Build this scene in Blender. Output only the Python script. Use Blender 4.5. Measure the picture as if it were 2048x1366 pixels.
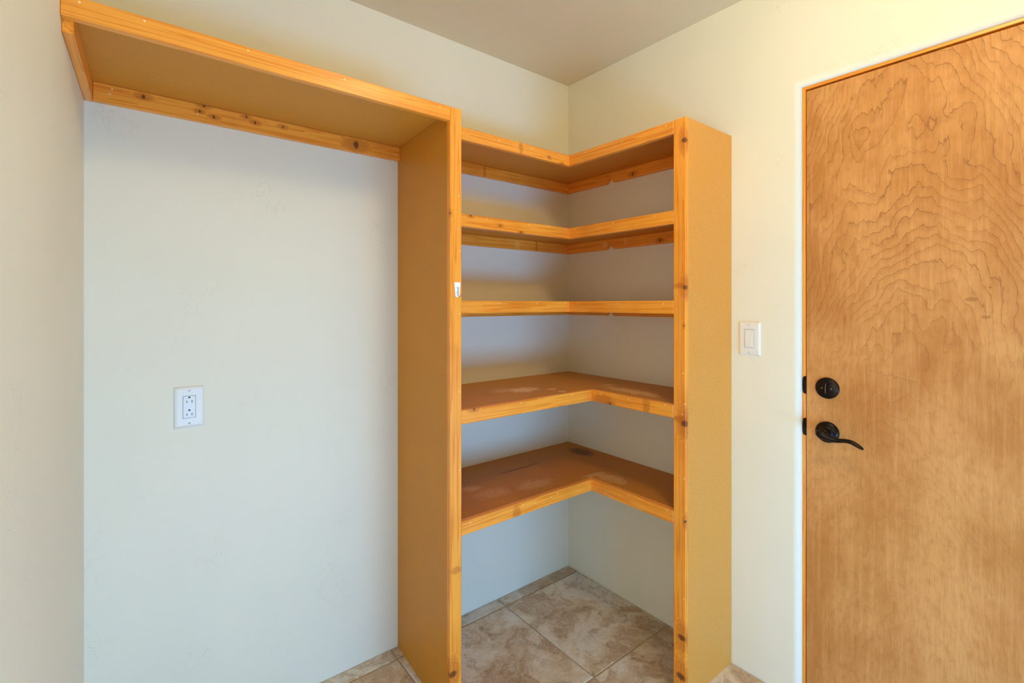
import bpy, bmesh, math, random
from mathutils import Vector, Matrix
random.seed(7)
SC = bpy.context.scene
for o in list(bpy.data.objects):
    bpy.data.objects.remove(o)
COL = SC.collection

# ------------------------------------------------------------------ camera
cam_d = bpy.data.cameras.new('camera')
cam = bpy.data.objects.new('camera', cam_d); COL.objects.link(cam)
cam.location = (-1.7641, -1.7368, 1.3319)
cam.rotation_euler = (math.pi / 2, 0, 0.9071 - math.pi / 2)
cam_d.sensor_fit = 'HORIZONTAL'; cam_d.sensor_width = 36.0
cam_d.lens = 36.0 * 963.76 / 2048
cam_d.shift_x = (1024 - 1011.124) / 2048
cam_d.shift_y = -(683 - 607.66) / 2048
cam_d.clip_start = 0.01
SC.camera = cam

# ------------------------------------------------------------------ world, lights, exposure
world = bpy.data.worlds.new('sky'); SC.world = world; world.use_nodes = True
bg = world.node_tree.nodes['Background']
bg.inputs[0].default_value = (0.62, 0.80, 1.0, 1); bg.inputs[1].default_value = 1.0

def area(name, loc, rot, size, size_y, energy, color, shape='RECTANGLE'):
    d = bpy.data.lights.new(name, 'AREA'); d.shape = shape; d.size = size
    if shape in ('RECTANGLE', 'ELLIPSE'): d.size_y = size_y
    d.energy = energy; d.color = color
    o = bpy.data.objects.new(name, d); COL.objects.link(o); o.location = loc; o.rotation_euler = rot
    return o
# the room's ceiling lamp (warm) and the daylight that comes in through an unseen low window behind the camera
lamp_d = bpy.data.lights.new('ceiling_lamp_light', 'POINT'); lamp_d.energy = 14.3; lamp_d.color = (1.0, 0.79, 0.43); lamp_d.shadow_soft_size = 0.10
lamp = bpy.data.objects.new('ceiling_lamp_light', lamp_d); COL.objects.link(lamp); lamp.location = (-0.86, -1.55, 2.33)
area('daylight', (-0.95, -2.88, 0.36), (math.radians(90), 0, 0), 1.5, 0.60, 44.0, (0.12, 0.46, 1.0))
area('hall_fill_light', (-3.95, -2.05, 1.20), (math.radians(90), 0, math.radians(-90)), 1.3, 1.7, 24.0, (0.92, 0.93, 0.86))  # added soft fill from an unseen hall, lifts the inner shelf walls
sun_d = bpy.data.lights.new('sun', 'SUN'); sun_d.energy = 7.0; sun_d.angle = math.radians(1.0); sun_d.color = (0.94, 0.97, 1.0)
sun = bpy.data.objects.new('sun', sun_d); COL.objects.link(sun); sun.rotation_euler = (math.radians(66), 0, math.radians(8))
VS = SC.view_settings
VS.view_transform = 'Standard'; VS.look = 'None'; VS.gamma = 1.0; VS.use_curve_mapping = False
VS.exposure = 0.16
SC.display_settings.display_device = 'sRGB'
SC.cycles.max_bounces = 10; SC.cycles.diffuse_bounces = 7; SC.cycles.use_denoising = True

# ------------------------------------------------------------------ node helpers
def lin(c):
    return tuple((x / 12.92 if x <= 0.04045 else ((x + 0.055) / 1.055) ** 2.4) for x in [v / 255.0 for v in c]) + (1.0,)

class NB:
    """small node-tree builder"""
    def __init__(s, name):
        s.mat = bpy.data.materials.new(name); s.mat.use_nodes = True
        s.nt = s.mat.node_tree; s.N = s.nt.nodes; s.L = s.nt.links
        s.bsdf = s.N['Principled BSDF']
    def put(s, sock, v):
        if isinstance(v, bpy.types.NodeSocket): s.L.new(v, sock)
        elif v is not None: sock.default_value = v
    def math(s, op, a, b=None, c=None, clamp=False):
        n = s.N.new('ShaderNodeMath'); n.operation = op; n.use_clamp = clamp
        for i, v in enumerate((a, b, c)): s.put(n.inputs[i], v)
        return n.outputs[0]
    def vec(s, op, a, b=None):
        n = s.N.new('ShaderNodeVectorMath'); n.operation = op
        s.put(n.inputs[0], a); s.put(n.inputs[1], b)
        return n.outputs['Value'] if op in ('LENGTH', 'DISTANCE', 'DOT_PRODUCT') else n.outputs[0]
    def obj(s, origin=(0, 0, 0)):
        t = s.N.new('ShaderNodeTexCoord').outputs['Object']
        return s.vec('ADD', t, tuple(origin)) if any(origin) else t
    def noise(s, v, scale, detail=3, rough=0.55, dist=0.0, col=False):
        n = s.N.new('ShaderNodeTexNoise'); s.put(n.inputs['Vector'], v)
        n.inputs['Scale'].default_value = scale; n.inputs['Detail'].default_value = detail
        n.inputs['Roughness'].default_value = rough; n.inputs['Distortion'].default_value = dist
        return n.outputs['Color' if col else 'Fac']
    def voro(s, v, scale, feature='F1'):
        n = s.N.new('ShaderNodeTexVoronoi'); n.feature = feature; s.put(n.inputs['Vector'], v)
        n.inputs['Scale'].default_value = scale
        return n.outputs['Distance']
    def ramp(s, f, stops, interp='LINEAR'):
        n = s.N.new('ShaderNodeValToRGB'); n.color_ramp.interpolation = interp
        e = n.color_ramp.elements
        while len(e) < len(stops): e.new(0.5)
        for el, (p, c) in zip(e, stops): el.position = p; el.color = c if len(c) == 4 else tuple(c) + (1,)
        s.put(n.inputs[0], f); return n.outputs[0]
    def step(s, f, a, b, lo=0.0, hi=1.0):
        n = s.N.new('ShaderNodeMapRange'); n.interpolation_type = 'SMOOTHSTEP'
        s.put(n.inputs[0], f)
        for i, v in zip((1, 2, 3, 4), (a, b, lo, hi)): n.inputs[i].default_value = v
        return n.outputs[0]
    def mix(s, f, a, b, mode='MIX'):
        n = s.N.new('ShaderNodeMix'); n.data_type = 'RGBA'; n.blend_type = mode
        s.put(n.inputs[0], f); s.put(n.inputs[6], a); s.put(n.inputs[7], b)
        return n.outputs[2]
    def bump(s, h, strength, dist):
        n = s.N.new('ShaderNodeBump'); n.inputs['Strength'].default_value = strength
        n.inputs['Distance'].default_value = dist; s.put(n.inputs['Height'], h)
        s.L.new(n.outputs[0], s.bsdf.inputs['Normal'])
    def spots(s, p, items, wob=None):
        """max over soft ellipsoids; items = (centre, radii)"""
        acc = None
        for c, r in items:
            d = s.vec('LENGTH', s.vec('MULTIPLY', s.vec('SUBTRACT', p, tuple(c)), tuple(1.0 / x for x in r)))
            if wob is not None: d = s.math('ADD', d, wob)
            m = s.step(d, 0.45, 1.05, 1.0, 0.0)
            acc = m if acc is None else s.math('MAXIMUM', acc, m)
        return acc
    def out(s, color=None, rough=None, spec=None, metal=None, coat=None):
        b = s.bsdf.inputs
        s.put(b['Base Color'], color); s.put(b['Roughness'], rough)
        s.put(b['Specular IOR Level'], spec); s.put(b['Metallic'], metal)
        if coat is not None:
            b['Coat Weight'].default_value = coat; b['Coat Roughness'].default_value = 0.25
        return s.mat

def plain(name, rgb, rough=0.5, metal=0.0, spec=0.5, speck=0.03):
    b = NB(name); p = b.obj()
    n = b.noise(p, 60, 3)
    c = b.mix(b.math('MULTIPLY', n, speck * 4), lin(rgb), tuple(x * 0.75 for x in lin(rgb)[:3]) + (1,))
    return b.out(c, rough, spec, metal)

def wall_paint(name, rgb, trowel=1.0):
    b = NB(name); p = b.obj()
    big = b.noise(p, 2.2, 2)
    c = b.mix(b.step(big, 0.3, 0.7), lin(rgb), tuple(x * 0.975 for x in lin(rgb)[:3]) + (1,))
    warp = b.vec('ADD', p, b.vec('MULTIPLY', b.noise(p, 9, 2, col=True), (0.06, 0.06, 0.06)))
    ridge = b.noise(warp, 26, 3, 0.5)
    ridge = b.step(b.math('ABSOLUTE', b.math('SUBTRACT', ridge, 0.5)), 0.0, 0.022, 1.0, 0.0)
    patch = b.step(b.noise(p, 4.6, 2), 0.56, 0.68)
    flick = b.math('MULTIPLY', ridge, patch)
    fine = b.noise(p, 170, 2)
    lump = b.noise(p, 17, 2)
    h = b.math('ADD', b.math('MULTIPLY', flick, 0.55 * trowel), b.math('ADD', b.math('MULTIPLY', fine, 0.10), b.math('MULTIPLY', lump, 0.5)))
    b.bump(h, 0.42, 0.0042)
    return b.out(c, 0.55, 0.3)

PINE = ((250, 166, 58), (234, 136, 34), (198, 98, 20))
def pine(name, axis, origin=(0, 0, 0), knots=(), streaks=(), dots=(), pale=(), tone=1.0, seed=0.0, chips=0.0):
    """varnished pine, grain along axis; knots and nail filler sit where the photograph has them"""
    b = NB(name); p = b.obj(origin)
    st = [52.0, 52.0, 52.0]; st[axis] = 1.2
    sh = (seed * 3.17, seed * 1.31, seed * 2.71)
    q = b.vec('ADD', b.vec('MULTIPLY', p, tuple(st)), sh)
    # knots push the grain aside
    kn = None
    if knots:
        near = b.spots(p, [(c, tuple((r * (5.5 if i == axis else 2.6)) for i in range(3))) for c, r in knots])
        kn = b.spots(p, [(c, tuple((r * (1.0 if i == axis else 1.5)) for i in range(3))) for c, r in knots], b.math('MULTIPLY', b.math('SUBTRACT', b.noise(p, 160, 2), 0.5), 0.7))
        q = b.vec('ADD', q, b.vec('MULTIPLY', b.vec('ADD', (0, 0, 0), near), (1.6, 1.6, 1.6)))
    wob = b.noise(q, 0.55, 3, 0.6)
    g = b.N.new('ShaderNodeTexNoise'); b.put(g.inputs['Vector'], q)
    g.inputs['Scale'].default_value = 1.0; g.inputs['Detail'].default_value = 2.0
    ring = b.math('FRACT', b.math('MULTIPLY', b.math('ADD', b.math('MULTIPLY', wob, 1.3), b.math('MULTIPLY', g.outputs['Fac'], 0.5)), 6.0))
    late = b.step(ring, 0.45, 0.98)
    fine = b.noise(b.vec('MULTIPLY', q, (9, 9, 9)), 1.0, 2)
    base = b.mix(late, lin(PINE[0]), lin(PINE[1]))
    tone_n = b.noise(b.vec('ADD', p, sh), 5.0, 2)
    base = b.mix(b.math('MULTIPLY', b.step(tone_n, 0.45, 0.8), 0.35), base, lin(PINE[2]))
    base = b.mix(b.math('MULTIPLY', b.step(fine, 0.5, 0.8), 0.16), base, lin(PINE[2]))
    if streaks:
        sm = b.spots(p, [(c, tuple(x * 1.5 for x in r)) for c, r in streaks], b.math('MULTIPLY', b.math('SUBTRACT', b.noise(p, 60, 2), 0.5), 1.1))
        base = b.mix(b.math('MULTIPLY', sm, 0.42), base, lin((158, 74, 18)))
    if kn is not None:
        base = b.mix(b.math('MULTIPLY', near, 0.45), base, lin((176, 84, 20)))
        base = b.mix(b.math('MULTIPLY', kn, 0.82), base, lin((84, 36, 12)))
    if pale:
        pm = b.spots(p, [(c, tuple(r)) for c, r in pale], b.math('MULTIPLY', b.math('SUBTRACT', b.noise(p, 110, 2), 0.5), 1.0))
        base = b.mix(b.math('MULTIPLY', pm, 0.55), base, lin((255, 190, 96)))
    if dots:
        dm = b.spots(p, [(c, (0.0027, 0.0027, 0.0027)) for c in dots])
        base = b.mix(b.math('MULTIPLY', dm, 0.9), base, lin((255, 236, 190)))
    if chips:
        cm = b.step(b.noise(p, 120, 2), 0.79 - 0.03 * chips, 0.83 - 0.03 * chips)
        base = b.mix(b.math('MULTIPLY', cm, 0.75), base, lin((252, 220, 165)))
    if tone != 1.0:
        base = b.mix(1.0, base, (tone, tone, tone, 1), 'MULTIPLY')
    b.bump(b.math('ADD', b.math('MULTIPLY', late, 0.5), fine), 0.08, 0.0008)
    return b.out(base, b.math('ADD', 0.27, b.math('MULTIPLY', fine, 0.12)), 0.5)

def mdf(name, origin=(0, 0, 0), smudge=(), dark=(), rgb=(212, 144, 48), specks=True):
    b = NB(name); p = b.obj(origin)
    n1 = b.noise(p, 420, 3, 0.7); n2 = b.noise(p, 7, 3)
    c = b.mix(b.math('MULTIPLY', b.step(n1, 0.40, 0.72), 0.42), lin(rgb), lin((178, 108, 26)))
    c = b.mix(b.math('MULTIPLY', b.step(n2, 0.4, 0.75), 0.28), c, lin((222, 152, 54)))
    w = b.math('MULTIPLY', b.math('SUBTRACT', b.noise(p, 38, 4, 0.65), 0.5), 2.1)
    if smudge:
        m = None
        for (cc, r, k) in smudge:
            e = b.math('MULTIPLY', b.spots(p, [(cc, r)], w), k)
            m = e if m is None else b.math('MAXIMUM', m, e)
        c = b.mix(b.math('MULTIPLY', m, b.step(b.noise(p, 70, 4, 0.7), 0.3, 0.62, 0.65, 1.0)), c, lin((250, 214, 166)))
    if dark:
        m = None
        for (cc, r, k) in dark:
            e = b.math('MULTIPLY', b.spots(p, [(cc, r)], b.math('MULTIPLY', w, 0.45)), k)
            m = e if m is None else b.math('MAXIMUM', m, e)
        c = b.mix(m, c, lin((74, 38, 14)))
    if specks:
        s1 = b.step(b.noise(p, 95, 1), 0.80, 0.83)
        c = b.mix(b.math('MULTIPLY', s1, 0.6), c, lin((240, 205, 150)))
    b.bump(n1, 0.06, 0.0005)
    return b.out(c, b.math('ADD', 0.36, b.math('MULTIPLY', n2, 0.16)), 0.2)

def veneer(name):
    """stained birch veneer with cathedral figure"""
    b = NB(name); p = b.obj()
    sp = b.N.new('ShaderNodeSeparateXYZ'); b.put(sp.inputs[0], p); y, z = sp.outputs[1], sp.outputs[2]
    u = b.math('MULTIPLY', b.math('ADD', y, 1.0872), -1.0)            # metres from the lock edge
    cu = b.math('SUBTRACT', u, b.math('ADD', 0.245, b.math('MULTIPLY', b.math('SUBTRACT', b.noise(b.vec('MULTIPLY', p, (0, 0.2, 1.6)), 1.0, 2), 0.5), 0.12)))
    par = b.math('MULTIPLY', b.math('POWER', b.math('ABSOLUTE', cu), 1.6), 4.2)
    lowf = b.noise(b.vec('MULTIPLY', p, (0, 3.0, 2.1)), 1.0, 2, 0.5)
    midf = b.noise(b.vec('MULTIPLY', p, (0, 14.0, 6.0)), 1.0, 2, 0.5)
    hif = b.noise(b.vec('MULTIPLY', p, (0, 46.0, 13.0)), 1.0, 3, 0.55)
    H = b.math('ADD', b.math('ADD', z, par), b.math('ADD', b.math('MULTIPLY', lowf, 1.0), b.math('ADD', b.math('MULTIPLY', midf, 0.16), b.math('MULTIPLY', hif, 0.075))))
    t = b.math('FRACT', b.math('MULTIPLY', H, 17.0))
    line = b.math('ADD', b.math('MULTIPLY', b.math('MULTIPLY', b.step(t, 0.86, 0.95), b.step(t, 0.96, 0.995, 1.0, 0.0)), 0.75), b.math('MULTIPLY', b.math('MULTIPLY', b.step(t, 0.35, 0.95), b.step(t, 0.955, 0.995, 1.0, 0.0)), 0.25))
    up = b.math('ADD', 0.30, b.step(z, 0.95, 1.55, 0.0, 0.7))
    line = b.math('MULTIPLY', line, b.math('MULTIPLY', up, b.step(b.noise(p, 5.0, 2), 0.28, 0.6, 0.45, 1.0)))
    fib = b.noise(b.vec('MULTIPLY', p, (0, 330.0, 20.0)), 1.0, 3, 0.6)
    fib2 = b.noise(b.vec('MULTIPLY', p, (0, 90.0, 3.0)), 1.0, 3, 0.6)
    blot = b.noise(b.vec('MULTIPLY', p, (0, 6.0, 3.2)), 1.0, 4, 0.6)
    mott = b.noise(b.vec('MULTIPLY', p, (0, 42.0, 30.0)), 1.0, 3, 0.6)
    c = b.mix(b.step(blot, 0.34, 0.68), lin((212, 152, 88)), lin((188, 124, 60)))
    c = b.mix(b.math('MULTIPLY', b.step(mott, 0.45, 0.72), 0.30), c, lin((168, 104, 50)))
    c = b.mix(b.math('MULTIPLY', b.step(fib, 0.46, 0.74), 0.34), c, lin((158, 96, 46)))
    c = b.mix(b.math('MULTIPLY', b.step(fib2, 0.45, 0.75), 0.26), c, lin((232, 176, 112)))
    c = b.mix(b.math('MULTIPLY', line, 0.62), c, lin((128, 72, 32)))
    kn = b.spots(p, [((0, -1.4881, 1.344), (1, 0.017, 0.008)), ((0, -1.5159, 1.297), (1, 0.013, 0.006)), ((0, -1.5234, 1.3748), (1, 0.0035, 0.0035))])
    c = b.mix(b.math('MULTIPLY', kn, 0.45), c, lin((128, 70, 28)))
    b.bump(b.math('ADD', fib, b.math('MULTIPLY', line, -0.6)), 0.10, 0.0006)
    return b.out(c, b.math('ADD', 0.46, b.math('MULTIPLY', fib, 0.12)), 0.28)

def tile_mat(name):
    b = NB(name); p0 = b.obj()
    oi = b.N.new('ShaderNodeObjectInfo')
    off = b.math('MULTIPLY', oi.outputs['Random'], 37.0)
    cb = b.N.new('ShaderNodeCombineXYZ'); b.put(cb.inputs[0], off); b.put(cb.inputs[1], b.math('MULTIPLY', off, 1.7)); b.put(cb.inputs[2], off)
    p = b.vec('ADD', p0, cb.outputs[0])
    w = b.vec('ADD', p, b.vec('MULTIPLY', b.noise(p, 4.0, 4, 0.6, col=True), (0.34, 0.34, 0.34)))
    a = b.noise(w, 3.4, 4, 0.6); m = b.noise(w, 11, 6, 0.72); f = b.noise(p, 120, 4, 0.75); g = b.noise(w, 42, 5, 0.75)
    c = b.ramp(a, [(0.30, lin((206, 198, 188))), (0.42, lin((222, 212, 198))), (0.50, lin((208, 188, 162))), (0.58, lin((184, 158, 130))), (0.66, lin((212, 200, 184))), (0.80, lin((190, 178, 166)))])
    c = b.mix(b.math('MULTIPLY', b.step(m, 0.50, 0.62), 0.62), c, lin((170, 136, 100)))
    c = b.mix(b.math('MULTIPLY', b.step(m, 0.44, 0.34), 0.50), c, lin((232, 224, 212)))
    rough = b.math('MULTIPLY', b.step(g, 0.54, 0.66), b.step(m, 0.42, 0.60, 0.15, 1.0))
    c = b.mix(b.math('MULTIPLY', rough, 0.60), c, lin((138, 100, 66)))
    edge = b.step(b.math('ABSOLUTE', b.math('SUBTRACT', a, 0.545)), 0.0, 0.010, 1.0, 0.0)
    c = b.mix(b.math('MULTIPLY', b.math('MULTIPLY', edge, b.step(b.noise(p, 8, 3), 0.44, 0.58)), 0.60), c, lin((128, 94, 66)))
    c = b.mix(b.math('MULTIPLY', b.step(f, 0.56, 0.70), 0.40), c, lin((136, 104, 76)))
    c = b.mix(b.math('MULTIPLY', b.step(f, 0.44, 0.32), 0.40), c, lin((238, 230, 218)))
    b.bump(b.math('ADD', b.math('MULTIPLY', m, 0.7), b.math('MULTIPLY', g, -0.3)), 0.22, 0.003)
    return b.out(c, 0.42, 0.45)

# ------------------------------------------------------------------ mesh helpers
def link(name, bm, mat, parent=None, smooth=False, loc=None):
    me = bpy.data.meshes.new(name)
    bmesh.ops.recalc_face_normals(bm, faces=bm.faces[:])
    bm.to_mesh(me); bm.free(); me.materials.append(mat)
    if smooth:
        for f in me.polygons: f.use_smooth = True
    o = bpy.data.objects.new(name, me); COL.objects.link(o)
    if parent: o.parent = parent
    if loc is not None: o.location = loc
    return o

def hexa(c8, bevel=0.0012, segs=1, org=(0, 0, 0)):
    """c8: bottom four corners (counter-clockwise) then the top four"""
    bm = bmesh.new(); O = Vector(org)
    v = [bm.verts.new(Vector(c) - O) for c in c8]
    for f in ((3, 2, 1, 0), (4, 5, 6, 7), (0, 1, 5, 4), (1, 2, 6, 5), (2, 3, 7, 6), (3, 0, 4, 7)): bm.faces.new([v[i] for i in f])
    if bevel: bmesh.ops.bevel(bm, geom=bm.edges[:], offset=bevel, segments=segs, affect='EDGES', profile=0.5)
    return bm

def box(x0, x1, y0, y1, z0, z1, bevel=0.0012, segs=1, org=(0, 0, 0)):
    x0, x1 = sorted((x0, x1)); y0, y1 = sorted((y0, y1)); z0, z1 = sorted((z0, z1))
    return hexa([(x0, y0, z0), (x1, y0, z0), (x1, y1, z0), (x0, y1, z0), (x0, y0, z1), (x1, y0, z1), (x1, y1, z1), (x0, y1, z1)], bevel, segs, org)

def prism(pts, axis, a, b, org=(0, 0, 0), bevel=0.0):
    """polygon pts in the two other axes, swept along axis from a to b"""
    bm = bmesh.new(); O = Vector(org)
    def P(q, t):
        q = list(q); q.insert(axis, t); return Vector(q) - O
    lo = [bm.verts.new(P(q, a)) for q in pts]; hi = [bm.verts.new(P(q, b)) for q in pts]
    bm.faces.new(lo); bm.faces.new(hi[::-1]); n = len(pts)
    for i in range(n): bm.faces.new((lo[i], lo[(i + 1) % n], hi[(i + 1) % n], hi[i]))
    bmesh.ops.recalc_face_normals(bm, faces=bm.faces[:])
    if bevel: bmesh.ops.bevel(bm, geom=bm.edges[:], offset=bevel, segments=2, affect='EDGES', profile=0.6)
    return bm

def lathe_x(profile, org, n=40, sy=1.0):
    """profile of (radius, x towards the room is negative); axis along X through org (local coords)"""
    bm = bmesh.new(); rings = []
    for r, x in profile:
        if r <= 1e-6: rings.append([bm.verts.new((x, 0, 0))])
        else: rings.append([bm.verts.new((x, r * math.cos(2 * math.pi * i / n) * sy, r * math.sin(2 * math.pi * i / n))) for i in range(n)])
    for A, B in zip(rings, rings[1:]):
        for i in range(n):
            j = (i + 1) % n
            if len(A) == 1 and len(B) == 1: continue
            if len(A) == 1: bm.faces.new((A[0], B[i], B[j]))
            elif len(B) == 1: bm.faces.new((A[i], A[j], B[0]))
            else: bm.faces.new((A[i], A[j], B[j], B[i]))
    for v in bm.verts: v.co += Vector(org)
    return bm

def tube(path, radii, n=14, up=(0, 0, 1)):
    """sweep an ellipse (ra across, rb along up) through path points (smoothed)"""
    P = [Vector(p) for p in path]
    bm = bmesh.new(); rings = []
    m = len(P)
    for i in range(m):
        t = (P[min(i + 1, m - 1)] - P[max(i - 1, 0)]).normalized()
        s = t.cross(Vector(up)).normalized(); w = s.cross(t).normalized()
        ra, rb = radii[i] if isinstance(radii[i], tuple) else (radii[i], radii[i])
        rings.append([bm.verts.new(P[i] + s * ra * math.cos(2 * math.pi * k / n) + w * rb * math.sin(2 * math.pi * k / n)) for k in range(n)])
    for A, B in zip(rings, rings[1:]):
        for k in range(n): bm.faces.new((A[k], A[(k + 1) % n], B[(k + 1) % n], B[k]))
    bm.faces.new(rings[0][::-1]); bm.faces.new(rings[-1])
    return bm

def smooth_path(ctrl, sub=6):
    """Catmull-Rom through (x,y,z,ra,rb) rows"""
    out = []
    n = len(ctrl)
    for i in range(n - 1):
        a, b, c, d = ctrl[max(i - 1, 0)], ctrl[i], ctrl[i + 1], ctrl[min(i + 2, n - 1)]
        for k in range(sub):
            t = k / sub
            out.append([0.5 * (2 * b[j] + (c[j] - a[j]) * t + (2 * a[j] - 5 * b[j] + 4 * c[j] - d[j]) * t * t + (-a[j] + 3 * b[j] - 3 * c[j] + d[j]) * t ** 3) for j in range(len(b))])
    out.append(list(ctrl[-1])); return out

def thing(name, label, cat, loc):
    o = bpy.data.objects.new(name, None); COL.objects.link(o); o.location = loc
    o.empty_display_size = 0.05
    o['label'] = label; o['category'] = cat; return o
def struct(o):
    o['kind'] = 'structure'; return o

# ------------------------------------------------------------------ the setting
H = 2.44; YF = -2.92
M_wall = wall_paint('warm_white_wall_paint', (234, 230, 210))
M_ceil = wall_paint('ceiling_paint', (228, 214, 180), 0.5)
M_trim_white = wall_paint('white_painted_frame', (236, 234, 226), 0.0)
XLb, XLf = -1.8600, -1.9600                      # the left wall stands slightly out of square

# wall behind the shelves, left wall, wall behind the camera
bm = hexa([(-2.1, 0, -0.05), (0.12, 0, -0.05), (0.12, 0.12, -0.05), (-2.1, 0.12, -0.05), (-2.1, 0, H), (0.12, 0, H), (0.12, 0.12, H), (-2.1, 0.12, H)], 0)
struct(link('wall_back', bm, M_wall))
LK = (-1.8725 - XLb) / -0.432                    # slope of the left wall
xl = lambda y: XLb + LK * y
YW, XH = -1.25, -4.0                             # left wall cut short out of view so the added hall fill gets in
bm = hexa([(xl(YW) - 0.12, YW, -0.05), (xl(YW), YW, -0.05), (xl(0), 0, -0.05), (xl(0) - 0.12, 0, -0.05),
           (xl(YW) - 0.12, YW, H), (xl(YW), YW, H), (xl(0), 0, H), (xl(0) - 0.12, 0, H)], 0)
struct(link('wall_left', bm, M_wall))
struct(link('ceiling', box(XH - 0.12, 0.12, YF - 0.12, 0.12, H, H + 0.08, 0), M_ceil))
bm = bmesh.new()
def add_box(bm, x0, x1, y0, y1, z0, z1):
    t = box(x0, x1, y0, y1, z0, z1, 0); me = bpy.data.meshes.new('t'); t.to_mesh(me); t.free(); bm.from_mesh(me); bpy.data.meshes.remove(me)
# wall behind the camera, with the wide window the daylight comes from, and two walls of the added, unseen hall
WX0, WX1, WZ0, WZ1 = -1.75, -0.15, 0.03, 0.70
add_box(bm, XH - 0.12, WX0, YF - 0.12, YF, -0.05, H); add_box(bm, WX1, 0.12, YF - 0.12, YF, -0.05, H)
add_box(bm, WX0, WX1, YF - 0.12, YF, WZ1, H); add_box(bm, WX0, WX1, YF - 0.12, YF, -0.05, WZ0)
add_box(bm, XH - 0.12, XH, YF, -2.70, -0.05, H); add_box(bm, XH - 0.12, XH, -1.40, YW, -0.05, H); add_box(bm, XH - 0.12, XH, -2.70, -1.40, -0.05, 0.35); add_box(bm, XH - 0.12, XH, -2.70, -1.40, 2.05, H); add_box(bm, XH, xl(YW) - 0.12, YW, YW + 0.12, -0.05, H)
struct(link('wall_front', bm, M_wall))

# right wall: flat drywall with a bull-nosed door opening
OY0, OY1, OZ, RB, DEP = -1.0750, -2.0140, 2.0580, 0.0215, 0.14
bm = bmesh.new()
rings = []
for k in range(9):
    t = math.pi / 2 * k / 8
    off = RB * (1 - math.sin(t)); x = RB * (1 - math.cos(t))
    rings.append((off, x))
rings.append((0.0, DEP))
vr = []
for off, x in rings:
    vr.append([bm.verts.new(c) for c in ((x, OY0 + off, -0.05), (x, OY0 + off, OZ + off), (x, OY1 - off, OZ + off), (x, OY1 - off, -0.05))])
for A, B in zip(vr, vr[1:]):
    for i in range(3): bm.faces.new((A[i], A[i + 1], B[i + 1], B[i]))
a, b_, c, d = vr[0]
o1 = [bm.verts.new(q) for q in ((0, 0, -0.05), (0, 0, H), (0, OY0 + RB, H), (0, OY1 - RB, H), (0, YF, H), (0, YF, -0.05))]
bm.faces.new((o1[0], o1[1], o1[2], b_, a)); bm.faces.new((o1[2], o1[3], c, b_)); bm.faces.new((o1[3], o1[4], o1[5], d, c))
bk = [bm.verts.new(q) for q in ((DEP, 0, -0.05), (DEP, 0, H), (DEP, OY0, H), (DEP, OY1, H), (DEP, YF, H), (DEP, YF, -0.05))]
e = vr[-1]
bm.faces.new((bk[0], bk[1], bk[2], e[1], e[0])); bm.faces.new((bk[2], bk[3], e[2], e[1])); bm.faces.new((bk[3], bk[4], bk[5], e[3], e[2]))
w = struct(link('wall_right', bm, M_wall, smooth=True))
try:
    m = w.data
    for f in m.polygons: f.use_smooth = abs(f.normal.x) < 0.999
except Exception: pass

# floor: grout bed with each tile a part of its own
M_grout = plain('brown_grout', (184, 164, 146), 0.9, speck=0.08)
M_tile = tile_mat('travertine_look_tile')
floor = struct(link('floor', box(XH - 0.12, 0.12, YF - 0.12, 0.12, -0.06, -0.0035, 0), M_grout))
G = 0.0055
XE = [0.0, -0.4550, -0.9690, -1.4830, -1.9970, -2.5110, -3.0250, -3.5390, XH]
YE = [0.0, -0.0630] + [-0.0630 - 0.5135 * k for k in range(1, 6)] + [YF]
cache = {}
for i in range(len(XE) - 1):
    for j in range(len(YE) - 1):
        x1, x0, y1, y0 = XE[i] - (G / 2 if i else 0.001), XE[i + 1] + G / 2, YE[j] - (G / 2 if j else 0.001), YE[j + 1] + G / 2
        if i > 3 and j < 3: continue
        key = (round(x1 - x0, 3), round(y1 - y0, 3))
        if key not in cache:
            hx, hy = (x1 - x0) / 2, (y1 - y0) / 2
            t = bmesh.new(); seg = 12
            pts = []
            rr = random.Random(hash(key))
            for (sx, sy, ex, ey) in ((-1, -1, 1, -1), (1, -1, 1, 1), (1, 1, -1, 1), (-1, 1, -1, -1)):
                for k in range(seg):
                    f = k / seg
                    pts.append((hx * (sx + (ex - sx) * f), hy * (sy + (ey - sy) * f)))
            lo = []; md = []; hi = []
            for (px, py) in pts:
                jx, jy = (rr.uniform(-1, 1) * 0.0005 for _ in range(2))
                lo.append(t.verts.new((px, py, -0.0045)))
                md.append(t.verts.new((px + jx, py + jy, -0.0016)))
                ins = 0.0022 + rr.uniform(0, 0.0012)
                hi.append(t.verts.new((px - math.copysign(ins, px) * (abs(px) > hx * 0.999), py - math.copysign(ins, py) * (abs(py) > hy * 0.999), 0.0)))
            n = len(pts)
            for A, B in ((lo, md), (md, hi)):
                for k in range(n): t.faces.new((A[k], A[(k + 1) % n], B[(k + 1) % n], B[k]))
            t.faces.new(hi); t.faces.new(lo[::-1])
            bmesh.ops.recalc_face_normals(t, faces=t.faces[:])
            me = bpy.data.meshes.new('tile'); t.to_mesh(me); t.free(); me.materials.append(M_tile); cache[key] = me
        o = bpy.data.objects.new('tile', cache[key]); COL.objects.link(o); o.parent = floor
        o.location = ((x0 + x1) / 2, (y0 + y1) / 2, 0.0)

# frame of the window behind the camera (outside the picture)
wf = struct(link('window_1', box(WX0, WX0 + 0.05, YF - 0.09, YF - 0.045, WZ0, WZ1, 0.003), M_trim_white))
for q in ((WX1 - 0.05, WX1, WZ0, WZ1), (WX0 + 0.05, WX1 - 0.05, WZ1 - 0.05, WZ1), (WX0 + 0.05, WX1 - 0.05, WZ0, WZ0 + 0.05)):
    link('window_frame', box(q[0], q[1], YF - 0.09, YF - 0.045, q[2], q[3], 0.003), M_trim_white, wf)

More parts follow.
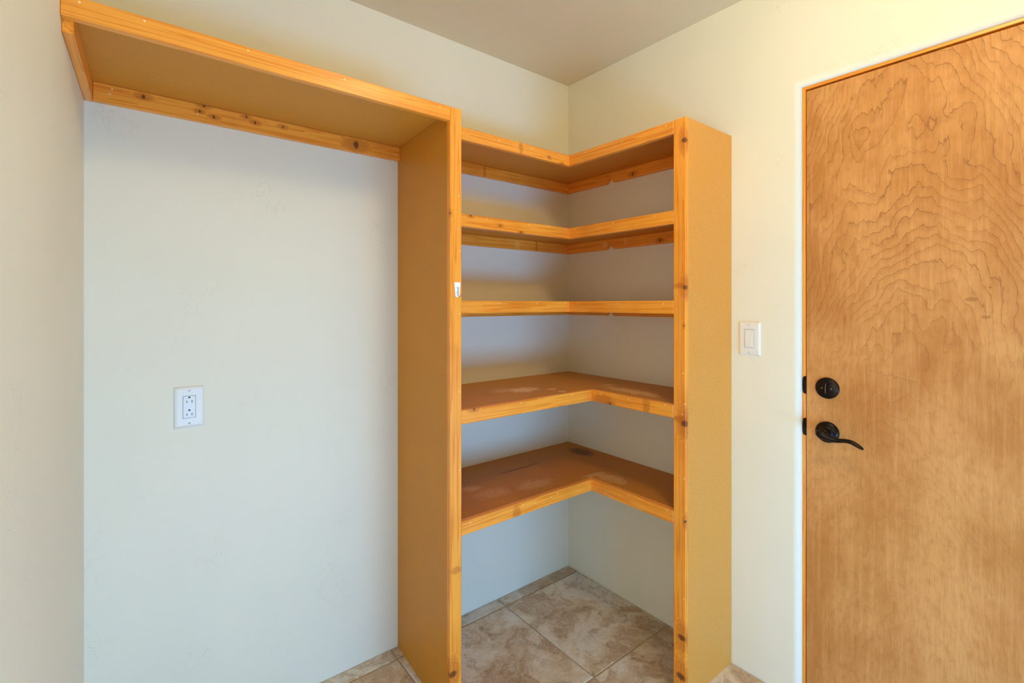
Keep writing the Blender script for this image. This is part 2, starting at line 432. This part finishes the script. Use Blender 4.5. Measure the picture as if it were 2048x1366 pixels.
# ------------------------------------------------------------------ door in its jamb
XD = 0.0200
M_jamb = pine('jamb_pine', 2, seed=31, tone=0.98)
M_jambh = pine('jamb_head_pine', 1, seed=32, tone=0.98)
JW = 0.0100
jamb = struct(link('trim_1', box(XD, DEP, OY0 - JW, OY0 - 0.0004, 0.0, OZ - 0.0004, 0.0010), M_jamb))
link('jamb_head', box(XD, DEP, OY1 + 0.0004, OY0 - JW, OZ - JW, OZ - 0.0004, 0.0010), M_jambh, jamb)
link('jamb_side', box(XD, DEP, OY1 + 0.0004, OY1 + JW, 0.0, OZ - JW, 0.0010), M_jamb, jamb)
link('door_stop', box(0.0665, 0.105, OY0 - JW - 0.014, OY0 - JW, 0.0, OZ - JW, 0.001), M_jamb, jamb)
link('door_stop', box(0.0665, 0.105, OY1 + JW, OY1 + JW + 0.014, 0.0, OZ - JW, 0.001), M_jamb, jamb)
link('door_stop', box(0.0665, 0.105, OY1 + JW + 0.014, OY0 - JW - 0.014, OZ - JW - 0.02, OZ - JW, 0.001), M_jambh, jamb)
M_bronze = NB('oil_rubbed_bronze')
_p = M_bronze.obj(); _n = M_bronze.noise(_p, 40, 3)
M_bronze = M_bronze.out(M_bronze.mix(M_bronze.step(_n, 0.4, 0.8), lin((30, 24, 22)), lin((52, 38, 30))), 0.30, 0.5, 0.75)
M_copper = plain('worn_copper_edge', (176, 112, 74), 0.35, 0.9)
M_brass = plain('dull_brass_screw', (120, 100, 62), 0.4, 0.9)
M_black = plain('black_slot', (12, 11, 10), 0.7)
def strike(z0, z1):
    # black lip of a strike plate, rounded towards the wall
    y0, y1 = -1.0868, -1.0765; zc = (z0 + z1) / 2; hz = (z1 - z0) / 2
    pts = [(y0, z0), (y0, z1)]
    for k in range(0, 11):
        t = math.pi / 2 - math.pi * k / 10
        s = math.sin(t); cc = math.cos(t)
        pts.append((y0 + 0.0015 + (y1 - y0 - 0.0015) * abs(cc) ** 0.5, zc + hz * math.copysign(abs(s) ** 0.8, s)))
    return prism(pts, 0, XD - 0.0022, XD + 0.004, bevel=0.0)
link('strike_plate', strike(1.0318, 1.0902), M_bronze, jamb)['label'] = 'black strike plate lip'
link('strike_plate', strike(0.8928, 0.9503), M_bronze, jamb)['label'] = 'black strike plate lip'

DY0, DY1, DT = -1.0872, -2.0010, 2.0415
door = struct(link('door_1', box(XD + 0.0003, XD + 0.0445, DY1, DY0, 0.008, DT, 0.0012), veneer('stained_birch_veneer')))

# deadbolt: stepped round rose, thumb turn, two screws
c0 = (XD, -1.1493, 1.0590)
db = link('deadbolt', lathe_x([(0.0340, 0.001), (0.0340, -0.004), (0.0330, -0.0065), (0.0300, -0.0082), (0.0285, -0.0078), (0.0275, -0.0092), (0.0255, -0.0100), (0.0, -0.0104)], c0, 48), M_bronze, door, True)
tt = prism([(c0[0] - 0.0100 - 0.0135 * math.sin(math.pi * k / 14) ** 0.6, c0[2] + 0.0165 * math.cos(math.pi * k / 14)) for k in range(15)], 1, c0[1] - 0.0034, c0[1] + 0.0034, bevel=0.0012)
link('thumb_turn', tt, M_bronze, db)
rim = [(c0[0] - 0.0106 - 0.0135 * math.sin(math.pi * k / 14) ** 0.6, c0[1] - 0.0016, c0[2] + 0.0168 * math.cos(math.pi * k / 14)) for k in range(1, 14)]
link('worn_edge', tube(rim, [0.0008] * len(rim), 8, (0, 1, 0)), M_copper, db, True)['label'] = 'coppery worn edge'
for dy in (0.0125, -0.0130):
    link('screw', lathe_x([(0.0032, 0.0), (0.0032, -0.0012), (0.0022, -0.0016), (0.0, -0.0012)], (c0[0] - 0.0100, c0[1] + dy, c0[2] - 0.0005), 14), M_brass, db, True)

# lever handle
c1 = (XD, -1.1490, 0.9165)
lh = link('door_handle', lathe_x([(0.0340, 0.001), (0.0340, -0.004), (0.0328, -0.0070), (0.0290, -0.0100), (0.0240, -0.0125), (0.0175, -0.0145), (0.0150, -0.018), (0.0138, -0.024), (0.0128, -0.036), (0.0, -0.036)], c1, 48), M_bronze, door, True)
xh = XD - 0.052
ctrl = [(xh + 0.002, -1.1370, 0.9190, 0.0080, 0.0080), (xh, -1.1430, 0.9185, 0.0118, 0.0120), (xh, -1.1520, 0.9165, 0.0122, 0.0132), (xh + 0.001, -1.1640, 0.9120, 0.0108, 0.0118),
        (xh + 0.003, -1.1800, 0.9070, 0.0088, 0.0088), (xh + 0.004, -1.1960, 0.9070, 0.0078, 0.0068), (xh + 0.004, -1.2130, 0.9100, 0.0078, 0.0064),
        (xh + 0.003, -1.2290, 0.9095, 0.0080, 0.0064), (xh + 0.002, -1.2430, 0.9040, 0.0078, 0.0060), (xh + 0.001, -1.2545, 0.8980, 0.0062, 0.0046), (xh, -1.2600, 0.8950, 0.0026, 0.0022)]
sp = smooth_path(ctrl, 5)
link('lever', tube([r[:3] for r in sp], [(r[3], r[4]) for r in sp], 18), M_bronze, lh, True)
link('neck', lathe_x([(0.0112, -0.030), (0.0105, -0.040), (0.0110, -0.054), (0.0085, -0.0615), (0.0, -0.0620)], c1, 28), M_bronze, lh, True)
link('lock_slot', box(c1[0] - 0.0632, c1[0] - 0.0610, c1[1] - 0.0050, c1[1] + 0.0050, c1[2] - 0.0012, c1[2] + 0.0012, 0.0003), M_copper, lh)['label'] = 'coppery lock slot'
link('screw', lathe_x([(0.0030, 0.0), (0.0030, -0.0012), (0.0, -0.0016)], (c1[0] - 0.0095, c1[1] - 0.0250, c1[2] - 0.0020), 14), M_brass, lh, True)

# ------------------------------------------------------------------ shelving
E = 0.019                                          # board thickness
HN = 0.0450                                        # nosing height
XAf, XAb, WA, AP = -0.9666, -0.9389, 0.0441, 0.4317
YB, WB, BP = -0.8441, 0.0443, 0.3080
ZT = 1.9552

# ---- long shelf on the left
LO = (-1.40, 0.0, 1.90)
ws = thing('wall_shelf', 'long amber pine and fiberboard shelf high along the left part of the back wall', 'shelf', LO)
zb = ZT - E
nx = XAf + 0.0005
link('shelf_board', hexa([(xl(-AP + E) + 0.0005, -AP + E, zb), (XAf + 0.0008, -AP + E, zb), (XAb - 0.0005, -0.0005, zb), (xl(0) + 0.0005, -0.0005, zb),
                          (xl(-AP + E) + 0.0005, -AP + E, ZT), (XAf + 0.0008, -AP + E, ZT), (XAb - 0.0005, -0.0005, ZT), (xl(0) + 0.0005, -0.0005, ZT)], 0.0006, 1, LO), mdf('fiberboard_long_shelf', LO), ws)
link('nosing', hexa([(xl(-AP) + 0.0005, -AP, ZT - HN), (nx, -AP, ZT - HN), (nx, -AP + E, ZT - HN), (xl(-AP + E) + 0.0005, -AP + E, ZT - HN),
                     (xl(-AP) + 0.0005, -AP, ZT), (nx, -AP, ZT), (nx, -AP + E, ZT), (xl(-AP + E) + 0.0005, -AP + E, ZT)], 0.0012, 1, LO),
     pine('pine_long_nosing', 0, LO, dots=[(-1.843, -0.432, 1.945), (-1.737, -0.432, 1.945), (-1.536, -0.432, 1.946), (-1.30, -0.432, 1.944), (-1.002, -0.432, 1.945)], seed=1), ws)
HL = 0.0514
link('back_cleat', box(xl(0) + E, XAb - 0.0005, -E, -0.0005, zb - HL, zb - 0.0004, 0.0012, 1, LO),
     pine('pine_long_cleat', 0, LO, knots=[((-1.112, -0.019, 1.911), 0.012), ((-1.731, -0.019, 1.922), 0.0055), ((-1.584, -0.019, 1.934), 0.005), ((-1.558, -0.019, 1.906), 0.0045), ((-1.595, -0.019, 1.914), 0.004), ((-1.469, -0.019, 1.927), 0.004), ((-1.444, -0.019, 1.915), 0.0045), ((-1.36, -0.019, 1.92), 0.004)],
          dots=[(-1.80, -0.019, 1.925), (-1.805, -0.019, 1.91), (-1.60, -0.019, 1.905), (-0.96, -0.019, 1.93), (-0.955, -0.019, 1.905)], seed=2), ws)
link('side_cleat', hexa([(xl(-AP + E) + 0.0005, -AP + E + 0.0005, zb - HL), (xl(-AP + E) + E, -AP + E + 0.0005, zb - HL), (xl(0) + E, -0.0005, zb - HL), (xl(0) + 0.0005, -0.0005, zb - HL),
                         (xl(-AP + E) + 0.0005, -AP + E + 0.0005, zb - 0.0004), (xl(-AP + E) + E, -AP + E + 0.0005, zb - 0.0004), (xl(0) + E, -0.0005, zb - 0.0004), (xl(0) + 0.0005, -0.0005, zb - 0.0004)], 0.0012, 1, LO),
     pine('pine_side_cleat', 1, LO, knots=[((-1.841, -0.09, 1.895), 0.005)], seed=3), ws)

# ---- corner unit
CO = (-0.45, -0.40, 0.0)
cu = thing('corner_shelf_unit', 'L shaped amber pine and fiberboard shelf unit standing floor to head height in the corner', 'shelf', CO)
# left upright: board set slightly out of square, pine trim on its front edge
f = lambda y: XAb + (XAf - XAb) * (-y / AP)
y1 = -AP + E
lp = link('side_panel', hexa([(f(y1), y1, 0.0), (f(y1) + E, y1, 0.0), (f(0) + E, -0.0005, 0.0), (f(0), -0.0005, 0.0), (f(y1), y1, ZT), (f(y1) + E, y1, ZT), (f(0) + E, -0.0005, ZT), (f(0), -0.0005, ZT)], 0.0006, 1, CO), mdf('fiberboard_left_upright', CO), cu)
link('face_trim', hexa([(XAf, -AP, 0.0), (XAf + WA, -AP, 0.0), (XAf + WA, y1, 0.0), (XAf + 0.0006, y1, 0.0), (XAf, -AP, ZT), (XAf + WA, -AP, ZT), (XAf + WA, y1, ZT), (XAf + 0.0006, y1, ZT)], 0.0014, 1, CO),
     pine('pine_left_trim', 2, CO, knots=[((-0.956, -0.432, 0.158), 0.013), ((-0.966, -0.432, 1.618), 0.004)], streaks=[((-0.945, -0.432, 0.484), (0.018, 0.03, 0.010))],
          dots=[(-0.932, -0.432, 1.678), (-0.930, -0.432, 1.502), (-0.930, -0.432, 1.30), (-0.93, -0.432, 0.80), (-0.93, -0.432, 1.05)], seed=4), lp)
# right upright
rp = link('side_panel', box(-BP + E, -0.0005, YB, YB + E, 0.0, ZT, 0.0006, 1, CO), mdf('fiberboard_right_upright', CO, rgb=(222, 158, 74)), cu)
link('face_trim', box(-BP, -BP + E, YB - 0.0005, YB + WB, 0.0, ZT, 0.0022, 2, CO),
     pine('pine_right_trim', 2, CO, knots=[((-0.308, -0.843, 1.877), 0.011), ((-0.308, -0.846, 1.386), 0.010), ((-0.308, -0.838, 1.259), 0.003), ((-0.308, -0.843, 0.932), 0.013), ((-0.308, -0.845, 0.608), 0.006), ((-0.308, -0.831, 0.216), 0.0125), ((-0.308, -0.828, 0.084), 0.014)],
          streaks=[((-0.308, -0.825, 1.392), (0.03, 0.02, 0.008)), ((-0.308, -0.828, 0.945), (0.03, 0.022, 0.010))],
          dots=[(-0.308, -0.843, 0.998), (-0.308, -0.833, 0.963), (-0.308, -0.84, 0.35), (-0.308, -0.84, 0.75), (-0.308, -0.836, 1.1)], seed=5, chips=0.8), rp)

HC = 0.0470
def shelf(zt, da, cleats, spec, board_a, board_b, label=None):
    """one L shelf: two boards, two nosings, cleats on the walls"""
    zu = zt - E
    db = BP
    xa = f(-da / 2) + E + 0.001
    yb = YB + E
    s = link('shelf', box(xa - 0.004, -0.0006, -da + E, -0.0006, zu, zt, 0.0006, 1, CO), board_a, cu)
    link('shelf_board', box(-db + E, -0.0006, yb, -da + E - 0.0005, zu, zt, 0.0006, 1, CO), board_b, s)
    xn = XAf + WA if da > 0.4 else -0.945
    link('nosing', hexa([(xn, -da, zt - HN), (-db, -da, zt - HN), (-db + E, -da + E, zt - HN), (xn, -da + E, zt - HN), (xn, -da, zt), (-db, -da, zt), (-db + E, -da + E, zt), (xn, -da + E, zt)], 0.0012, 1, CO), spec['na'], s)
    ye = YB + WB
    link('nosing', hexa([(-db, -da, zt - HN), (-db, ye, zt - HN), (-db + E, ye, zt - HN), (-db + E, -da + E, zt - HN), (-db, -da, zt), (-db, ye, zt), (-db + E, ye, zt), (-db + E, -da + E, zt)], 0.0012, 1, CO), spec['nb'], s)
    if cleats:
        link('cleat', box(f(0) + E + 0.0005, -0.0006, -E, -0.0006, zu - HC, zu - 0.0004, 0.0010, 1, CO), spec['ca'], s)
        # two cleats on the right wall meet at clipped ends
        za, zc = zu - 0.0004, zu - HC
        ym = -0.2840
        p1 = [(-E, za), (-E, zc), (ym + 0.0225, zc), (ym + 0.0003, zc + 0.0240), (ym + 0.0003, za)]
        p2 = [(ym - 0.0003, za), (ym - 0.0003, zc + 0.0240), (ym - 0.0215, zc), (yb, zc), (yb, za)]
        link('cleat', prism(p1, 0, -E, -0.0006, CO), spec['cb1'], s)
        link('cleat', prism(p2, 0, -E, -0.0006, CO), spec['cb2'], s)
    return s

D = 0.31
mb = mdf('fiberboard_shelf', CO)
k = -0.308
shelf(1.9540, D, True, dict(
    na=pine('pine_a', 0, CO, knots=[((-0.424, -0.31, 1.924), 0.004), ((-0.352, -0.31, 1.909), 0.0045)], streaks=[((-0.574, -0.31, 1.937), (0.008, 0.02, 0.022))], dots=[(-0.677, -0.31, 1.941), (-0.523, -0.31, 1.942), (-0.51, -0.31, 1.941)], seed=6),
    nb=pine('pine_b', 1, CO, dots=[(k, -0.58, 1.941), (k, -0.771, 1.945), (k, -0.399, 1.945), (k, -0.383, 1.912)], seed=7),
    ca=pine('pine_c', 0, CO, streaks=[((-0.537, -0.019, 1.915), (0.006, 0.02, 0.03))], seed=8),
    cb1=pine('pine_d', 1, CO, seed=9), cb2=pine('pine_e', 1, CO, knots=[((-0.019, -0.412, 1.903), 0.006)], seed=10)), mb, mb)
shelf(1.6490, D, True, dict(
    na=pine('pine_f', 0, CO, knots=[((-0.806, -0.31, 1.646), 0.0045), ((-0.673, -0.31, 1.622), 0.0038), ((-0.572, -0.31, 1.607), 0.0040)], dots=[(-0.735, -0.31, 1.64), (-0.53, -0.31, 1.642), (-0.428, -0.31, 1.645), (-0.336, -0.31, 1.642)], seed=11),
    nb=pine('pine_g', 1, CO, dots=[(k, -0.54, 1.64), (k, -0.725, 1.64), (k, -0.34, 1.639)], seed=12),
    ca=pine('pine_h', 0, CO, streaks=[((-0.234, -0.019, 1.605), (0.006, 0.02, 0.03))], pale=[((-0.352, -0.019, 1.606), (0.022, 0.02, 0.022))], seed=13),
    cb1=pine('pine_i', 1, CO, pale=[((-0.019, -0.255, 1.608), (0.02, 0.022, 0.018))], seed=14),
    cb2=pine('pine_j', 1, CO, knots=[((-0.019, -0.551, 1.597), 0.006)], pale=[((-0.019, -0.374, 1.612), (0.02, 0.012, 0.02))], seed=15)), mb, mb)
pc = pine('pine_k', 0, CO, seed=16); pd = pine('pine_l', 1, CO, seed=17)
shelf(1.3428, D, True, dict(
    na=pine('pine_m', 0, CO, dots=[(-0.677, -0.31, 1.333), (-0.49, -0.31, 1.333), (-0.332, -0.31, 1.338)], seed=18),
    nb=pine('pine_n', 1, CO, dots=[(k, -0.564, 1.333), (k, -0.761, 1.332), (k, -0.36, 1.336)], seed=19), ca=pc, cb1=pd, cb2=pd), mb, mb)
zt = 0.9890
shelf(zt, AP, True, dict(
    na=pine('pine_o', 0, CO, knots=[((-0.874, -0.432, 0.988), 0.006)], dots=[(-0.675, -0.432, 0.982), (-0.591, -0.432, 0.987), (-0.473, -0.432, 0.984), (-0.588, -0.432, 0.947), (-0.502, -0.432, 0.946), (-0.659, -0.432, 0.945), (-0.42, -0.432, 0.98)], seed=20, chips=0.4),
    nb=pine('pine_p', 1, CO, knots=[((k, -0.526, 0.947), 0.0055)], streaks=[((k, -0.49, 0.955), (0.02, 0.045, 0.02)), ((k, -0.69, 0.962), (0.02, 0.012, 0.025))], dots=[(k, -0.613, 0.981), (k, -0.768, 0.983)], seed=21), ca=pc, cb1=pd, cb2=pd),
    mdf('fiberboard_upper_low', CO, smudge=[((-0.53, -0.262, zt), (0.075, 0.062, 0.05), 0.84), ((-0.60, -0.235, zt), (0.06, 0.05, 0.05), 0.34), ((-0.425, -0.325, zt), (0.022, 0.020, 0.05), 0.81), ((-0.425, -0.385, zt), (0.030, 0.018, 0.05), 0.68), ((-0.17, -0.40, zt), (0.05, 0.02, 0.05), 0.47)], rgb=(206, 142, 58)),
    mdf('fiberboard_upper_low_right', CO, smudge=[((-0.215, -0.55, zt), (0.045, 0.16, 0.05), 0.51)], rgb=(200, 136, 54)))
zt = 0.6307
shelf(zt, AP, True, dict(
    na=pine('pine_q', 0, CO, streaks=[((-0.694, -0.432, 0.600), (0.014, 0.03, 0.02))], dots=[(-0.888, -0.432, 0.619), (-0.665, -0.432, 0.621), (-0.605, -0.432, 0.612), (-0.528, -0.432, 0.614), (-0.495, -0.432, 0.621)], seed=22, chips=0.3),
    nb=pine('pine_r', 1, CO, dots=[(k, -0.613, 0.622), (k, -0.774, 0.622), (k, -0.505, 0.598)], seed=23), ca=pc, cb1=pd, cb2=pd),
    mdf('fiberboard_lowest', CO, smudge=[((-0.52, -0.33, zt), (0.10, 0.05, 0.05), 0.24), ((-0.70, -0.30, zt), (0.09, 0.05, 0.05), 0.20), ((-0.26, -0.405, zt), (0.07, 0.02, 0.05), 0.42), ((-0.74, -0.22, zt), (0.05, 0.03, 0.05), 0.27)],
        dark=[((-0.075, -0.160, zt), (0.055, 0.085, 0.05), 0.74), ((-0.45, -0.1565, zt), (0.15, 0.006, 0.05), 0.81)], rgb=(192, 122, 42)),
    mdf('fiberboard_lowest_right', CO, smudge=[((-0.235, -0.47, zt), (0.05, 0.09, 0.05), 0.34)], rgb=(194, 126, 44)))

# ------------------------------------------------------------------ small things
M_plastic = plain('white_plastic', (231, 230, 223), 0.35, speck=0.01)
M_plastic2 = plain('white_plastic_insert', (226, 226, 220), 0.32, speck=0.01)
M_gap = plain('shadow_gap_plastic', (120, 118, 112), 0.6)
M_steel = plain('grey_screw', (150, 148, 142), 0.35, 0.8)

# outlet
X0, Z0 = -1.6202, 1.0215
ot = thing('wall_outlet', 'white rectangular duplex power outlet on the back wall below the long shelf', 'outlet', (X0, 0, Z0))
def plate(w, h, t):
    """bevelled cover plate facing -Y, local coords"""
    bm = bmesh.new(); R = []
    for (ins, y) in ((0.0, -0.0003), (0.0, -0.0022), (0.0014, -0.0040), (0.0045, -0.0056), (0.0085, -t)):
        a, b = w / 2 - ins, h / 2 - ins
        R.append([bm.verts.new((sx * a, y, sz * b)) for sx, sz in ((-1, -1), (1, -1), (1, 1), (-1, 1))])
    for A, B in zip(R, R[1:]):
        for i in range(4): bm.faces.new((A[i], A[(i + 1) % 4], B[(i + 1) % 4], B[i]))
    bm.faces.new(R[-1]); bm.faces.new(R[0][::-1])
    return bm
def spin(bm, ang, org=(0, 0, 0)):
    bmesh.ops.rotate(bm, verts=bm.verts[:], cent=org, matrix=Matrix.Rotation(ang, 3, 'Z')); return bm
link('cover_plate', plate(0.0765, 0.1215, 0.0062), M_plastic, ot)
rc = link('receptacle', box(-0.0158, 0.0158, -0.0074, -0.004, -0.0326, 0.0326, 0.0008), M_plastic2, ot)
link('insert_gap', box(-0.0167, 0.0167, -0.00655, -0.0045, -0.0336, 0.0336, 0.0), M_gap, ot)
for zc in (0.0195, -0.0190):
    g = [(0.0030 * math.cos(2 * math.pi * q / 16), zc + 0.0088 - min(0.0017, 0.0030 * math.sin(2 * math.pi * q / 16))) for q in range(16)]
    link('ground_hole', prism(g, 1, -0.0077, -0.006), M_black, rc)
    for xx, hh in ((-0.0062, 0.0030), (0.0066, 0.0039)):
        link('slot', box(xx - 0.0009, xx + 0.0009, -0.0077, -0.006, zc - 0.0034 - hh, zc - 0.0034 + hh, 0.0), M_black, rc)
def screw_y(zc):
    bm = lathe_x([(0.0031, 0.0), (0.0031, -0.0007), (0.0022, -0.0012), (0.0, -0.0013)], (0, 0, 0), 16)
    bmesh.ops.rotate(bm, verts=bm.verts[:], cent=(0, 0, 0), matrix=Matrix.Rotation(math.pi / 2, 3, 'Z'))
    bmesh.ops.translate(bm, verts=bm.verts[:], vec=(0, -0.0061, zc)); return bm
for zc in (0.0484, -0.0488):
    s = link('screw', screw_y(zc), M_plastic2, ot, True)
    link('screw_slot', box(-0.0027, 0.0027, -0.0077, -0.0070, zc - 0.0006, zc + 0.0006, 0.0), M_gap, s)

# light switch (same plate, turned to face -X)
sw = thing('light_switch', 'white rocker light switch on the right wall between the shelf unit and the door', 'light switch', (0, -0.9109, 1.2071))
R90 = -math.pi / 2
link('cover_plate', spin(plate(0.0752, 0.1198, 0.0062), R90), M_plastic, sw)
link('insert_gap', spin(box(-0.0167, 0.0167, -0.00655, -0.0045, -0.0336, 0.0336, 0.0), R90), M_gap, sw)
link('switch_frame', spin(box(-0.0160, 0.0160, -0.0072, -0.004, -0.0330, 0.0330, 0.0006), R90), M_plastic2, sw)
rk = prism([(-0.0040, -0.0290), (-0.0098, -0.0290), (-0.0082, 0.0), (-0.0076, 0.0290), (-0.0040, 0.0290)], 0, -0.0122, 0.0122)
link('rocker', spin(rk, R90), M_plastic, sw)
for zc in (0.0488, -0.0491):
    s = link('screw', spin(screw_y(zc), R90), M_plastic2, sw, True)
    link('screw_slot', spin(box(-0.0006, 0.0006, -0.0077, -0.0070, zc - 0.0027, zc + 0.0027, 0.0), R90), M_gap, s)

# adhesive hook on the left upright
hk = thing('adhesive_hook', 'small white adhesive hook with a thin wire on the front trim of the left upright', 'hook', (-0.9402, -AP, 1.3765))
pts = [(-0.0117, 0.0240), (0.0117, 0.0240)]
for q in range(0, 13):
    t = -math.pi * q / 12
    pts.append((0.0086 * math.cos(t), -0.0150 + 0.0090 * math.sin(t)))
link('backing_plate', prism(pts, 1, -0.0005, -0.0036, bevel=0.0009), plain('glossy_white_plastic', (250, 250, 250), 0.25, speck=0.0), hk)
M_wire = plain('thin_steel_wire', (150, 146, 140), 0.3, 0.9)
wc = [(0.0014, -0.0046, 0.0090, 0.0009, 0.0009), (0.0014, -0.0052, 0.0, 0.0009, 0.0009), (0.0008, -0.0056, -0.0110, 0.0009, 0.0009), (0.0, -0.0075, -0.0185, 0.0009, 0.0009), (0.0020, -0.0125, -0.0215, 0.0009, 0.0009), (0.0040, -0.0165, -0.0190, 0.0009, 0.0009), (0.0050, -0.0180, -0.0140, 0.0009, 0.0009)]
spw = smooth_path(wc, 5)
link('wire_hook', tube([r[:3] for r in spw], [r[3] for r in spw], 8, (0, 1, 0.01)), M_wire, hk, True)
for zc in (0.0066, -0.0078):
    link('wire_strap', box(-0.0060, 0.0066, -0.0068, -0.0034, zc - 0.0011, zc + 0.0011, 0.0004), M_plastic, hk)
